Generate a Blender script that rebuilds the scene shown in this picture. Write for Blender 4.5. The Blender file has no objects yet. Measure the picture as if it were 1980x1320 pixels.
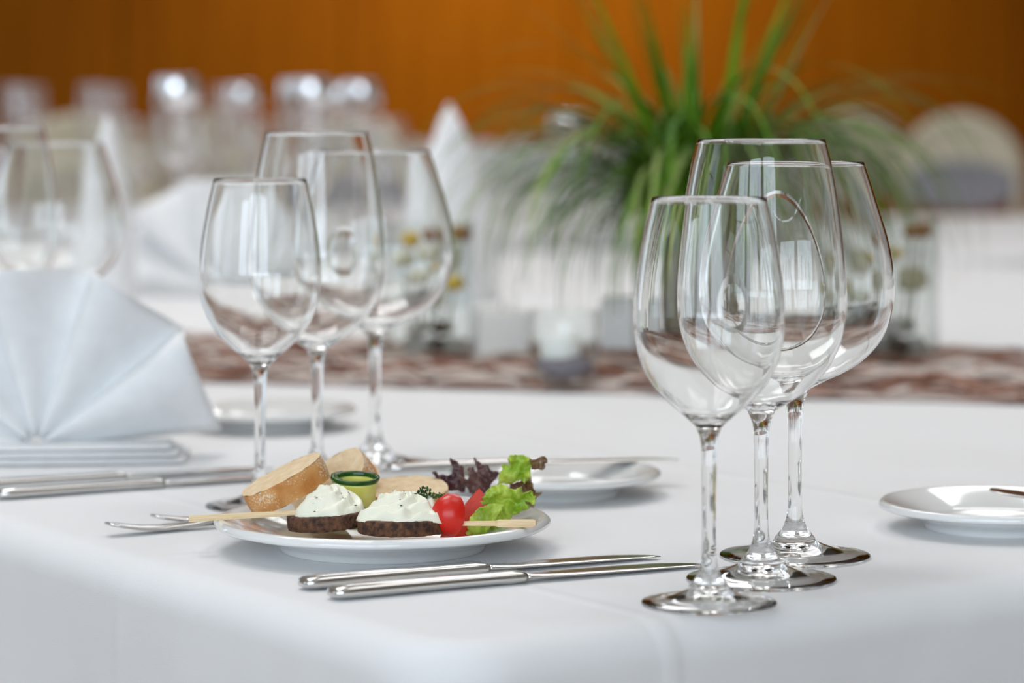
import bpy, bmesh, math, random
from math import sin, cos, pi, sqrt, radians, atan2
from mathutils import Vector, Matrix, noise
from mathutils.geometry import delaunay_2d_cdt

random.seed(11)
SC = bpy.context.scene
COL = SC.collection

# ------------------------------------------------------------------ camera
F, HOR, H = 5600.0, 200.0, 0.258       # focal length in px, horizon row, eye height over the table top (z = 0)
cam_d = bpy.data.cameras.new('camera')
cam = bpy.data.objects.new('camera', cam_d); COL.objects.link(cam)
cam.location = (0, 0, H); cam.rotation_euler = (pi/2, 0, 0)
cam_d.sensor_width = 36.0; cam_d.sensor_fit = 'HORIZONTAL'
cam_d.lens = 36.0*F/1980
cam_d.shift_y = -(660-HOR)/1980
cam_d.clip_start = 0.05; cam_d.clip_end = 60
cam_d.dof.use_dof = True
cam_d.dof.focus_distance = 1.63
cam_d.dof.aperture_fstop = 5.6
SC.camera = cam

# ------------------------------------------------------------------ world, lights, exposure
w = bpy.data.worlds.new('daylight'); SC.world = w; w.use_nodes = True
bg = w.node_tree.nodes['Background']
bg.inputs['Color'].default_value = (0.78, 0.88, 1.0, 1)
bg.inputs['Strength'].default_value = 0.85

def area(name, loc, target, sx, sy, power, color, shape='RECTANGLE', spread=pi):
    d = bpy.data.lights.new(name, 'AREA'); d.shape = shape; d.size = sx; d.size_y = sy
    d.energy = power; d.color = color; d.spread = spread
    o = bpy.data.objects.new(name, d); COL.objects.link(o)
    o.location = loc
    o.rotation_euler = (Vector(target)-Vector(loc)).to_track_quat('-Z', 'Y').to_euler()
    return o
WIN_Y = [-1.1, 1.7, 7.6]           # windows of the left wall, the last one added to brighten the far end
WIN_X = [-2.5, -0.9, 0.7]    # windows of the wall behind the viewer
for wy, pw in zip(WIN_Y, (7, 11, 26)):
    area('window_daylight', (-5.45, wy, 1.05), (0, wy+1.5, 0.55), 1.7, 2.5, pw, (0.72, 0.86, 1.0))
for wx in WIN_X:
    area('window_daylight', (wx, -2.44, 1.05), (wx*0.6, 2, 0.3), 1.3, 2.2, 42, (0.74, 0.87, 1.0))
for lx, ly, pw in ((-0.9, 1.5, 11), (0.9, 2.1, 11), (-0.9, 3.4, 33), (0.9, 4.8, 24), (0.0, 7.6, 26)):   # added overhead fill, panel size chosen for soft reflections
    area('overhead_fill', (lx, ly, 2.70), (lx, ly, 0), 1.25, 1.25, pw, (0.98, 0.98, 1.0))
for lx in (-0.35, 0.5):    # added lamps that brighten the middle of the wood panelling
    area('wall_fill', (lx, 10.6, 2.45), (lx, 12.4, 0.6), 0.3, 0.3, 9.6, (1.0, 0.88, 0.70), 'DISK', 1.65)

SC.view_settings.view_transform = 'Standard'; SC.view_settings.look = 'None'
SC.view_settings.exposure = 0.0; SC.view_settings.gamma = 1.0
SC.view_settings.use_curve_mapping = False
cy = SC.cycles
cy.max_bounces = 24; cy.transmission_bounces = 24; cy.glossy_bounces = 10; cy.diffuse_bounces = 5
cy.transparent_max_bounces = 24; cy.use_denoising = True
cy.sample_clamp_indirect = 12; cy.blur_glossy = 0.6

# ------------------------------------------------------------------ helpers
def at(px, py, z=0.0):      # photograph pixel -> point on the height z over the table
    d = (H-z)*F/(py-HOR)
    return Vector(((px-990)/F*d, d, z))
def on(px, py, d):          # photograph pixel -> point at depth d
    return Vector(((px-990)/F*d, d, H-(py-HOR)/F*d))

def link(o, parent=None):
    COL.objects.link(o)
    if parent is not None: o.parent = parent
    return o
def mesh_obj(name, verts, faces, mats, parent=None, smooth=True, fmat=None):
    me = bpy.data.meshes.new(name)
    me.from_pydata([tuple(v) for v in verts], [], faces)
    if not isinstance(mats, (list, tuple)): mats = [mats]
    for m in mats: me.materials.append(m)
    if smooth: me.polygons.foreach_set('use_smooth', [True]*len(me.polygons))
    if fmat: me.polygons.foreach_set('material_index', fmat)
    me.update()
    return link(bpy.data.objects.new(name, me), parent)
def thing(name, label, cat, loc=(0,0,0), rz=0.0, group=None):
    o = bpy.data.objects.new(name, None); COL.objects.link(o)
    o.empty_display_size = 0.02
    o.location = loc; o.rotation_euler = (0,0,rz)
    return tag(o, label, cat, group)
def tag(o, label=None, cat=None, group=None, kind=None):
    if label: o['label'] = label
    if cat: o['category'] = cat
    if group: o['group'] = group
    if kind: o['kind'] = kind
    return o
def dup(root, loc, rz=0.0, label=None, group=None, scale=1.0):
    kids = list(root.children)
    r = root.copy(); COL.objects.link(r); r.location = loc; r.rotation_euler = (0,0,rz); r.scale = (scale,)*3
    if label: r['label'] = label
    if group: r['group'] = group
    for ch in kids:
        sub = list(ch.children)
        c = ch.copy(); COL.objects.link(c); c.parent = r
        for g in sub:
            e = g.copy(); COL.objects.link(e); e.parent = c
    return r

def catmull(pts, n):
    out = []
    P = [Vector(p) for p in pts]; P = [2*P[0]-P[1]]+P+[2*P[-1]-P[-2]]
    for i in range(1, len(P)-2):
        for k in range(n):
            t = k/n; a, b, c, d = P[i-1], P[i], P[i+1], P[i+2]
            out.append(0.5*((2*b)+(c-a)*t+(2*a-5*b+4*c-d)*t*t+(3*b-a-3*c+d)*t**3))
    out.append(P[-2]); return out
def lathe_data(prof, seg=64, wob=None):
    v, f = [], []
    n = len(prof)
    for i in range(seg):
        a = 2*pi*i/seg
        for (r, z) in prof:
            k = wob(a, r, z) if wob else (r, z)
            v.append((k[0]*cos(a), k[0]*sin(a), k[1]))
    for i in range(seg):
        j = (i+1) % seg
        for k in range(n-1):
            f.append((i*n+k, j*n+k, j*n+k+1, i*n+k+1))
    return v, f
def lathe(name, prof, mat, parent=None, seg=64, wob=None, flip=True):
    v, f = lathe_data(prof, seg, wob)
    if flip: f = [tuple(reversed(q)) for q in f]
    o = mesh_obj(name, v, f, mat, parent)
    bm = bmesh.new(); bm.from_mesh(o.data)
    bmesh.ops.remove_doubles(bm, verts=bm.verts, dist=1e-6)
    bm.to_mesh(o.data); bm.free()
    o.data.polygons.foreach_set('use_smooth', [True]*len(o.data.polygons))
    return o
def loft_data(rings, caps=True, closed=True):
    v, f = [], []
    n = len(rings[0])
    for r in rings: v += [tuple(p) for p in r]
    for i in range(len(rings)-1):
        for k in range(n if closed else n-1):
            l = (k+1) % n
            f.append((i*n+k, i*n+l, (i+1)*n+l, (i+1)*n+k))
    if caps and closed:
        f.append(tuple(reversed(range(n))))
        f.append(tuple(range((len(rings)-1)*n, len(rings)*n)))
    return v, f
def sup(w, t, n=16, e=0.55):
    out = []
    for k in range(n):
        a = 2*pi*k/n; c, s = cos(a), sin(a)
        out.append((w/2*math.copysign(abs(c)**e, c), t/2*math.copysign(abs(s)**e, s)))
    return out
def bar(secs, n=16, e=0.55):     # secs: (x, y centre, z centre, width in y, thickness in z)
    return [[(x, yc+p, zc+q) for p, q in sup(w_, t_, n, e)] for (x, yc, zc, w_, t_) in secs]
def tube_data(path, radii, n=8):
    P = [Vector(p) for p in path]; rings = []
    for i, p in enumerate(P):
        t = (P[min(i+1, len(P)-1)]-P[max(i-1, 0)]).normalized()
        a = t.cross(Vector((0.13, 0.21, 0.97)))
        if a.length < 1e-3: a = t.cross(Vector((1, 0, 0)))
        a.normalize(); b = t.cross(a)
        r = radii[i] if isinstance(radii, (list, tuple)) else radii
        rings.append([p+a*r*cos(2*pi*k/n)+b*r*sin(2*pi*k/n) for k in range(n)])
    return loft_data(rings)
def joined(name, datas, mat, parent=None, smooth=True):
    V, Fc = [], []
    for v, f in datas:
        o = len(V); V += list(v); Fc += [tuple(i+o for i in q) for q in f]
    return mesh_obj(name, V, Fc, mat, parent, smooth)
def box_data(x0, x1, y0, y1, z0, z1):
    v = [(x0,y0,z0),(x1,y0,z0),(x1,y1,z0),(x0,y1,z0),(x0,y0,z1),(x1,y0,z1),(x1,y1,z1),(x0,y1,z1)]
    return v, [(3,2,1,0),(4,5,6,7),(0,1,5,4),(1,2,6,5),(2,3,7,6),(3,0,4,7)]
def bevel(o, width, seg=2):
    m = o.modifiers.new('bevel', 'BEVEL'); m.width = width; m.segments = seg; m.limit_method = 'ANGLE'; return o
def subdiv(o, lv=1):
    m = o.modifiers.new('subdivision', 'SUBSURF'); m.levels = lv; m.render_levels = lv; return o
def blob_data(c, r, seed, sq=(1,1,1), amp=0.25, nu=10, nv=7):
    v, f = [], []
    for j in range(nv+1):
        th = pi*j/nv
        for i in range(nu):
            ph = 2*pi*i/nu
            d = Vector((sin(th)*cos(ph), sin(th)*sin(ph), cos(th)))
            k = r*(1+amp*noise.noise(d*1.7+Vector((seed, seed*1.3, 0))))
            v.append((c[0]+d.x*k*sq[0], c[1]+d.y*k*sq[1], c[2]+d.z*k*sq[2]))
    for j in range(nv):
        for i in range(nu):
            l = (i+1) % nu
            f.append((j*nu+i, (j+1)*nu+i, (j+1)*nu+l, j*nu+l))
    return v, f

# ------------------------------------------------------------------ materials
def srgb(r, g, b):
    return tuple(((c/255)/12.92 if c/255 <= 0.04045 else ((c/255+0.055)/1.055)**2.4) for c in (r, g, b))+(1,)
def mat(name, col, rough=0.5, metal=0.0, **kw):
    m = bpy.data.materials.new(name); m.use_nodes = True
    b = m.node_tree.nodes['Principled BSDF']
    b.inputs['Base Color'].default_value = col
    b.inputs['Roughness'].default_value = rough
    b.inputs['Metallic'].default_value = metal
    for k, v in kw.items(): b.inputs[k.replace('_', ' ')].default_value = v
    return m
def nodes(m): return m.node_tree.nodes, m.node_tree.links, m.node_tree.nodes['Principled BSDF']
def add_noise(m, c1, c2, scale, detail=4, bump=0.0, dist=0.001, rough=0.55, lo=0.35, hi=0.65, stretch=None, bscale=None):
    N, L, b = nodes(m)
    tc = N.new('ShaderNodeTexCoord'); src = tc.outputs['Object']
    if stretch:
        mp = N.new('ShaderNodeMapping'); mp.inputs['Scale'].default_value = stretch
        L.new(src, mp.inputs['Vector']); src = mp.outputs['Vector']
    t = N.new('ShaderNodeTexNoise'); t.inputs['Scale'].default_value = scale
    t.inputs['Detail'].default_value = detail; t.inputs['Roughness'].default_value = rough
    L.new(src, t.inputs['Vector'])
    r = N.new('ShaderNodeValToRGB')
    r.color_ramp.elements[0].position = lo; r.color_ramp.elements[0].color = c1
    r.color_ramp.elements[1].position = hi; r.color_ramp.elements[1].color = c2
    L.new(t.outputs['Fac'], r.inputs['Fac']); L.new(r.outputs['Color'], b.inputs['Base Color'])
    if bump:
        t2 = t
        if bscale:
            t2 = N.new('ShaderNodeTexNoise'); t2.inputs['Scale'].default_value = bscale
            t2.inputs['Detail'].default_value = 4; L.new(src, t2.inputs['Vector'])
        bp = N.new('ShaderNodeBump'); bp.inputs['Strength'].default_value = bump; bp.inputs['Distance'].default_value = dist
        L.new(t2.outputs['Fac'], bp.inputs['Height']); L.new(bp.outputs['Normal'], b.inputs['Normal'])
    return m
def glass(name, ior=1.5, rough=0.0, col=(1,1,1,1)):
    return mat(name, col, rough, 0.0, IOR=ior, Transmission_Weight=1.0)

M = {}
M['glass'] = glass('clear_glass', 1.45, 0.0, (0.985, 0.99, 0.985, 1))
M['far_glass'] = glass('sparkling_crystal', 1.65, 0.06, (0.98, 0.98, 0.98, 1))
def thin_glass(name):
    m = bpy.data.materials.new(name); m.use_nodes = True
    N, L = m.node_tree.nodes, m.node_tree.links
    N.remove(N['Principled BSDF'])
    t = N.new('ShaderNodeBsdfTransparent'); t.inputs['Color'].default_value = (.965, .98, .975, 1)
    g = N.new('ShaderNodeBsdfGlossy'); g.inputs['Roughness'].default_value = 0.02
    fr = N.new('ShaderNodeLayerWeight'); fr.inputs['Blend'].default_value = 0.5
    mx = N.new('ShaderNodeMixShader')
    pw_ = N.new('ShaderNodeMath'); pw_.operation = 'POWER'; pw_.inputs[1].default_value = 3.0; L.new(fr.outputs['Facing'], pw_.inputs[0]); ml_ = N.new('ShaderNodeMath'); ml_.operation = 'MULTIPLY_ADD'; ml_.inputs[1].default_value = .6; ml_.inputs[2].default_value = .035; L.new(pw_.outputs[0], ml_.inputs[0]); L.new(ml_.outputs[0], mx.inputs['Fac']); L.new(t.outputs[0], mx.inputs[1]); L.new(g.outputs[0], mx.inputs[2])
    L.new(mx.outputs[0], N['Material Output'].inputs['Surface'])
    return m
M['vase_glass'] = thin_glass('thin_vase_glass')
M['steel'] = mat('polished_steel', (0.66, 0.65, 0.63, 1), 0.16, 1.0)
M['porcelain'] = mat('white_porcelain', (0.80, 0.80, 0.785, 1), 0.10, Coat_Weight=0.4, Coat_Roughness=0.04)
M['napkin'] = add_noise(mat('white_napkin_linen', (0.8,0.8,0.8,1), 0.85), (0.80,0.805,0.81,1), (0.84,0.845,0.85,1), 60, 3, 0.12, 0.0006, bscale=900)
# tablecloth: white damask, pressed folds and faint unevenness as fine relief
def cloth_material(name, u_lines, v_lines, col=(0.815, 0.815, 0.82, 1)):
    m = mat(name, col, 0.78, Sheen_Weight=0.08)
    N, L, b = nodes(m)
    tc = N.new('ShaderNodeTexCoord'); sx = N.new('ShaderNodeSeparateXYZ'); L.new(tc.outputs['Object'], sx.inputs[0])
    total = None
    def acc(sock):
        nonlocal total
        if total is None: total = sock; return
        a = N.new('ShaderNodeMath'); a.operation = 'ADD'; L.new(total, a.inputs[0]); L.new(sock, a.inputs[1]); total = a.outputs[0]
    for ax, lines in (('X', u_lines), ('Y', v_lines)):
        for (pos, wd, amp) in lines:
            s = N.new('ShaderNodeMath'); s.operation = 'SUBTRACT'; L.new(sx.outputs[ax], s.inputs[0]); s.inputs[1].default_value = pos
            a = N.new('ShaderNodeMath'); a.operation = 'ABSOLUTE'; L.new(s.outputs[0], a.inputs[0])
            r = N.new('ShaderNodeMapRange'); r.interpolation_type = 'SMOOTHERSTEP'
            r.inputs['From Min'].default_value = 0; r.inputs['From Max'].default_value = wd
            r.inputs['To Min'].default_value = amp; r.inputs['To Max'].default_value = 0
            L.new(a.outputs[0], r.inputs['Value']); acc(r.outputs[0])
    n1 = N.new('ShaderNodeTexNoise'); n1.inputs['Scale'].default_value = 7; n1.inputs['Detail'].default_value = 2
    L.new(tc.outputs['Object'], n1.inputs['Vector'])
    s1 = N.new('ShaderNodeMath'); s1.operation = 'MULTIPLY'; s1.inputs[1].default_value = 0.006; L.new(n1.outputs['Fac'], s1.inputs[0]); acc(s1.outputs[0])
    n2 = N.new('ShaderNodeTexNoise'); n2.inputs['Scale'].default_value = 1400; n2.inputs['Detail'].default_value = 2
    L.new(tc.outputs['Object'], n2.inputs['Vector'])
    s2 = N.new('ShaderNodeMath'); s2.operation = 'MULTIPLY'; s2.inputs[1].default_value = 0.00012; L.new(n2.outputs['Fac'], s2.inputs[0]); acc(s2.outputs[0])
    bp = N.new('ShaderNodeBump'); bp.inputs['Strength'].default_value = 1.0; bp.inputs['Distance'].default_value = 1.0
    L.new(total, bp.inputs['Height']); L.new(bp.outputs['Normal'], b.inputs['Normal'])
    return m
M['cloth'] = cloth_material('white_tablecloth', [(0.142, 0.010, 0.0006), (0.52, 0.012, 0.0012), (1.0, 0.014, 0.0014)],
                            [(0.33, 0.010, 0.0003), (0.78, 0.012, 0.0012), (1.3, 0.014, 0.0014)])
M['far_cloth'] = cloth_material('far_white_tablecloth', [], [])
def wood_material():
    m = add_noise(mat('orange_wood_veneer', srgb(158, 88, 20), 0.42), srgb(152, 84, 0), srgb(168, 98, 4), 3.0, 5, 0.0, stretch=(6, 6, 0.35))
    m.node_tree.nodes['Principled BSDF'].inputs['Specular IOR Level'].default_value = 0.05
    return m
M['wall_wood'] = wood_material()
M['white_wall'] = mat('cream_plaster', (0.72, 0.69, 0.62, 1), 0.9)
M['ceiling'] = mat('warm_white_ceiling', (0.78, 0.76, 0.70, 1), 0.9)
M['floor'] = add_noise(mat('parquet_floor', (0.2,0.12,0.06,1), 0.4), (0.22,0.13,0.06,1), (0.30,0.18,0.09,1), 4, 4, stretch=(8,1,1))
M['cream_wood'] = mat('cream_lacquer', (0.80, 0.74, 0.56, 1), 0.5)
M['grey_fabric'] = mat('grey_lilac_upholstery', (0.40, 0.39, 0.44, 1), 0.9)
M['frame_white'] = mat('white_window_frame', (0.75, 0.76, 0.77, 1), 0.5)

# ------------------------------------------------------------------ the setting
def struct(name, verts, faces, m, parent=None):
    o = mesh_obj(name, verts, faces, m, parent, smooth=False)
    if parent is None: o['kind'] = 'structure'
    return o
WX0, WX1, WY0, WY1, WZ0, WZ1 = -5.5, 6.0, -2.5, 12.4, -0.75, 2.75
struct('floor', *box_data(WX0, WX1, WY0, WY1+0.2, WZ0-0.1, WZ0), M['floor'])
struct('ceiling', *box_data(WX0, WX1, WY0, WY1+0.2, WZ1, WZ1+0.1), M['ceiling'])
wb = struct('wall_back', *box_data(WX0, WX1, WY1+0.02, WY1+0.2, WZ0, WZ1), M['wall_wood'])
x = WX0
pv, pf = box_data(0, 0.945, 0, 0.03, 0, WZ1-WZ0)
pm = None
while x < WX1-0.3:
    wdt = 0.958
    if pm is None:
        p = mesh_obj('wood_panel', pv, pf, M['wall_wood'], wb, smooth=False); bevel(p, 0.004, 1); pm = p
    else:
        p = pm.copy(); COL.objects.link(p); p.parent = wb
    p.location = (x+0.005, WY1-0.012+random.uniform(-0.002, 0.002), WZ0)
    x += wdt
struct('wall_right', *box_data(WX1, WX1+0.15, WY0, WY1, WZ0, WZ1), M['white_wall'])
# left wall: piers, sill and lintel round four tall windows
wl = []
ys = [WY0]+[q for wy in WIN_Y for q in (wy-0.9, wy+0.9)]+[WY1]
for a, b in zip(ys[0::2], ys[1::2]): wl.append(box_data(WX0-0.2, WX0-0.02, a, b, WZ0, WZ1))
for wy in WIN_Y:
    wl.append(box_data(WX0-0.2, WX0-0.02, wy-0.9, wy+0.9, WZ0, -0.25)); wl.append(box_data(WX0-0.2, WX0-0.02, wy-0.9, wy+0.9, 2.4, WZ1))
o = joined('wall_left', wl, M['white_wall'], smooth=False); o['kind'] = 'structure'
for i, wy in enumerate(WIN_Y):   # frames and mullions
    wf = joined('window_%d' % (i+1), [box_data(WX0-0.06, WX0, wy-0.9, wy-0.84, -0.25, 2.4), box_data(WX0-0.06, WX0, wy+0.84, wy+0.9, -0.25, 2.4),
        box_data(WX0-0.06, WX0, wy-0.84, wy+0.84, -0.25, -0.19), box_data(WX0-0.06, WX0, wy-0.84, wy+0.84, 2.34, 2.4)], M['frame_white'], smooth=False)
    wf['kind'] = 'structure'
    for q in (-0.28, 0.28):
        mesh_obj('mullion', *box_data(WX0+0.06, WX0+0.10, wy+q-0.025, wy+q+0.025, -0.19, 2.34), M['frame_white'], wf, smooth=False)
    mesh_obj('mullion', *box_data(WX0+0.06, WX0+0.10, wy-0.84, wy+0.84, 1.55, 1.6), M['frame_white'], wf, smooth=False)

# wall behind the viewer, with three windows
wl = []
xs_ = [WX0]+[q for wx in WIN_X for q in (wx-0.7, wx+0.7)]+[WX1]
for a, b in zip(xs_[0::2], xs_[1::2]): wl.append(box_data(a, b, WY0-0.2, WY0-0.02, WZ0, WZ1))
for wx in WIN_X:
    wl.append(box_data(wx-0.7, wx+0.7, WY0-0.2, WY0-0.02, WZ0, -0.1)); wl.append(box_data(wx-0.7, wx+0.7, WY0-0.2, WY0-0.02, 2.2, WZ1))
o = joined('wall_front', wl, M['white_wall'], smooth=False); o['kind'] = 'structure'
for i, wx in enumerate(WIN_X):
    wf = joined('window_%d' % (i+1+len(WIN_Y)), [box_data(wx-0.7, wx-0.65, WY0-0.06, WY0, -0.1, 2.2), box_data(wx+0.65, wx+0.7, WY0-0.06, WY0, -0.1, 2.2),
        box_data(wx-0.65, wx+0.65, WY0-0.06, WY0, -0.1, -0.05), box_data(wx-0.65, wx+0.65, WY0-0.06, WY0, 2.15, 2.2)], M['frame_white'], smooth=False)
    wf['kind'] = 'structure'
    for q in (-0.33, 0.0, 0.33):
        mesh_obj('mullion', *box_data(wx+q-0.02, wx+q+0.02, WY0+0.10, WY0+0.14, -0.05, 2.15), M['frame_white'], wf, smooth=False)

# ------------------------------------------------------------------ tablecloths
ANG = radians(34)
U = Vector((cos(ANG), sin(ANG), 0)); V = Vector((-sin(ANG), cos(ANG), 0))
CORNER = at(835, 1262)
def round_rect(x0, x1, y0, y1, r, step, fine=None):
    pts = []
    def seg(a, b):
        a, b = Vector(a), Vector(b); n = max(2, int((b-a).length/step))
        for k in range(n): pts.append((a+(b-a)*k/n, (b-a).normalized()))
    def arc(c, a0):
        for k in range(8):
            a = a0+pi/2*k/8; pts.append((Vector((c[0]+r*cos(a), c[1]+r*sin(a), 0)), Vector((-sin(a), cos(a), 0))))
    seg((x0+r, y0, 0), (x1-r, y0, 0)); arc((x1-r, y0+r), -pi/2)
    seg((x1, y0+r, 0), (x1, y1-r, 0)); arc((x1-r, y1-r), 0)
    seg((x1-r, y1, 0), (x0+r, y1, 0)); arc((x0+r, y1-r), pi/2)
    seg((x0, y1-r, 0), (x0, y0+r, 0)); arc((x0+r, y0+r), pi)
    return pts
def cloth(name, lx, ly, drop, m, label, loc, rz, step=0.02, waves=22.0, roll=0.022, amp=0.02):
    rc = 0.05
    base = round_rect(0, lx, 0, ly, rc, step)
    rings = []
    for inset in (0.045, 0.036, 0.029): rings.append(('in', inset, 0.0))
    for k in range(8):
        a = pi/2*k/7; rings.append(('in', roll*(1-sin(a)), -roll*(1-cos(a))))
    for dz in (0.03, 0.055, 0.09, 0.14, 0.2, 0.3, 0.42, 0.55, drop-roll): rings.append(('drop', 0.0, -roll-dz))
    verts, faces = [], []
    n = len(base); s = 0.0; prev = None; per = []
    for (p, t) in base:
        if prev is not None: s += (p-prev).length
        per.append(s); prev = p
    cen = Vector((lx/2, ly/2, 0))
    for (kind, inset, z) in rings:
        for (p, t), sp in zip(base, per):
            nrm = Vector((t.y, -t.x, 0))
            q = p-nrm*inset
            if kind == 'drop':
                g = min(1.0, (-z-roll)/0.35)
                wv = sin(sp*waves+0.6*sin(sp*5.1))*0.6+sin(sp*waves*0.47+1.3)*0.4
                q = p+nrm*(amp*g*(0.6+wv))
                # hanging cone at the cloth corners
                for cxx in (0, lx):
                    for cyy in (0, ly):
                        dd = (Vector((cxx, cyy, 0))-p).length
                        if dd < 0.16: q += (Vector((cxx, cyy, 0))-cen).normalized()*0.035*g*(1-dd/0.16)**2
            verts.append((q.x, q.y, z))
    for i in range(len(rings)-1):
        for k in range(n):
            l = (k+1) % n
            faces.append((i*n+k, (i+1)*n+k, (i+1)*n+l, i*n+l))
    faces.append(tuple(range(n)))
    o = mesh_obj(name, verts, faces, m)
    o.location = loc; o.rotation_euler = (0, 0, rz)
    return tag(o, label, 'tablecloth')
cloth('tablecloth', 2.5, 3.0, 0.735, M['cloth'], 'white tablecloth on the nearest table, its pressed corner hanging towards the viewer', CORNER, ANG, 0.02)
cloth('tablecloth', 3.0, 1.6, 0.735, M['far_cloth'], 'white tablecloth of the far right table in front of the cream chairs', (0.75, 5.0, 0), radians(8), 0.06, 14)
cloth('tablecloth', 3.4, 1.5, 0.735, M['far_cloth'], 'white tablecloth of the far left table full of sparkling glasses', (-3.0, 5.9, 0), radians(2), 0.06, 14)

# ------------------------------------------------------------------ wine glasses
def glass_profile(bowl, neck, foot_r, hz):
    # bowl: outer (r, z) from rim down to the neck; neck: (r, z) down the stem to the foot's dome
    ob = catmull([(r, z, 0) for r, z in bowl], 6)
    return [(p.x, p.y) for p in ob]
def make_glass(name, label, bowl, stem_z, foot_r, loc, m, seg=72, wall=0.0009, stem_r=0.0036, solid=0.0065):
    t = thing(name, label, 'wine glass', loc)
    ob = [(p.x, p.y) for p in catmull([(r, z, 0) for r, z in bowl], 6)]
    zb = bowl[-1][1]
    # inner wall: offset along the outer normal, closed above the solid bottom
    inner = []
    for i, (r, z) in enumerate(ob):
        a = Vector(ob[max(i-1, 0)]); b = Vector(ob[min(i+1, len(ob)-1)])
        tg = (b-a).normalized(); nr = Vector((-tg.y, tg.x))
        if nr.x > 0: nr = -nr
        wth = wall*(1.0+0.8*max(0, 1-(z-zb)/0.05))
        q = Vector((r, z))+nr*wth
        if q.x > 0.004 and q.y > zb+solid: inner.append((q.x, q.y))
    bot = inner[-1]
    inner += [(bot[0]*k, bot[1]-0.0026*(1-k*k)) for k in (0.8, 0.55, 0.3, 0.0)]
    rim = ob[0]
    rimc = [(rim[0]-wall*0.25, rim[1]+wall*0.42), (rim[0]-wall*0.7, rim[1]+wall*0.42)]
    prof = list(reversed(inner))+list(reversed(rimc))+ob
    lathe('bowl', prof, m, t, seg)
    st = [bowl[-1]]+stem_z
    sp = [(p.x, p.y) for p in catmull([(r, z, 0) for r, z in st], 5)]
    lathe('stem', sp, m, t, 32)
    r0, z0 = stem_z[-1]
    ft = [(r0, z0), (r0+0.0035, z0-0.0042), (foot_r*0.30, z0*0.58), (foot_r*0.45, z0*0.40), (foot_r*0.63, z0*0.245), (foot_r*0.82, 0.0027), (foot_r*0.965, 0.0019)]
    fp = [(p.x, p.y) for p in catmull([(r, z, 0) for r, z in ft], 5)]
    fp += [(foot_r*0.99, 0.0017), (foot_r, 0.0011), (foot_r*0.992, 0.0004), (foot_r*0.965, 0.0001), (foot_r*0.82, 0.0008), (foot_r*0.63, 0.0018), (foot_r*0.45, 0.0034), (foot_r*0.30, 0.0052), (foot_r*0.15, 0.0066), (0.0, 0.0070)]
    lathe('foot', fp, m, t, seg)
    return t
WHITE = [(.0296,.2093),(.0332,.194),(.0362,.178),(.0383,.1625),(.0391,.1488),(.0382,.136),(.0348,.1235),(.0287,.1125),(.0205,.1035),(.0125,.0968),(.0068,.0915)]
RED = [(.0347,.2384),(.0381,.2245),(.0411,.2076),(.0436,.188),(.0456,.168),(.0462,.1535),(.0452,.1385),(.0415,.1250),(.0345,.1128),(.0250,.1030),(.0150,.0962),(.0074,.0915)]
BALL = [(.0392,.2244),(.0430,.2130),(.0475,.1985),(.0525,.1820),(.0557,.1660),(.0565,.1535),(.0552,.1400),(.0505,.1265),(.0415,.1150),(.0300,.1065),(.0175,.1005),(.0082,.0955)]
ST_W = [(.0046,.085),(.0039,.072),(.0035,.047),(.0038,.026),(.0053,.0175),(.0068,.0140)]
ST_R = [(.0047,.084),(.0041,.072),(.0036,.047),(.0040,.027),(.0056,.0190),(.0073,.0155)]
ST_B = [(.0050,.087),(.0043,.074),(.0038,.050),(.0041,.028),(.0060,.0190),(.0078,.0155)]
g_white = make_glass('wine_glass', 'small clear white-wine glass nearest the viewer, beside the knife tips', WHITE, ST_W, .0350, at(1371, 1168), M['glass'])
g_red = make_glass('wine_glass', 'tallest clear red-wine glass, middle of the three beside the knives', RED, ST_R, .0408, at(1472, 1121), M['glass'])
g_ball = make_glass('wine_glass', 'wide clear balloon wine glass, rear of the three beside the knives', BALL, ST_B, .0430, at(1537, 1076), M['glass'])
dup(g_white, at(503, 979), 0, 'small clear wine glass behind the bread slices, at the front of its trio')
dup(g_red, at(613, 932), 0, 'tall clear wine glass behind the bread, middle of its trio')
dup(g_ball, at(725, 899), 0, 'wide clear balloon glass behind the rolled cucumber, rear of its trio')
dup(g_red, Vector((-.423, 2.40, 0)), 0, 'tall clear wine glass cut by the left picture edge, above the fan napkin')
dup(g_ball, Vector((-.386, 2.455, 0)), 0, 'wide clear balloon glass standing behind the white fan napkin')

# ------------------------------------------------------------------ porcelain plates
def make_plate(name, label, R, loc, rz=0.0):
    k = R/0.0973; z = 0.0155/0.0973*R*1.0
    def zz(v): return v*(0.55+0.45*k)
    pr = [(0.0, zz(.0062)), (.045*k, zz(.0062)), (.056*k, zz(.0068)), (.062*k, zz(.0090)), (.070*k, zz(.0118)), (.082*k, zz(.0158)), (.0905*k, zz(.0184)),
          (.0940*k, zz(.0190)), (.0962*k, zz(.0180)), (.0973*k, zz(.0158)), (.0960*k, zz(.0140)), (.090*k, zz(.0126)), (.078*k, zz(.0098)), (.067*k, zz(.0070)), (.0615*k, zz(.0042)), (.0595*k, zz(.0006)), (.0585*k, 0.0),
          (.0560*k, 0.0), (.0545*k, zz(.0016)), (.040*k, zz(.0022)), (0.0, zz(.0022))]
    pp = [(p.x, p.y) for p in catmull([(r, z_, 0) for r, z_ in pr], 3)]
    pp = [(max(r, 0.0), z_) for r, z_ in pp]
    o = lathe(name, pp, M['porcelain'], None, 120, wob=lambda a, r, z_: (r*(1+0.004*cos(a*12)*min(1, (r/R)**6)), z_))
    o.location = loc; o.rotation_euler = (0, 0, rz)
    return tag(o, label, 'plate')
PC = Vector(((740-990)/F*1.68, 1.68, 0))
make_plate('plate', 'white porcelain plate carrying the bread, cream canapes and salad', 0.0973, PC)
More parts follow.
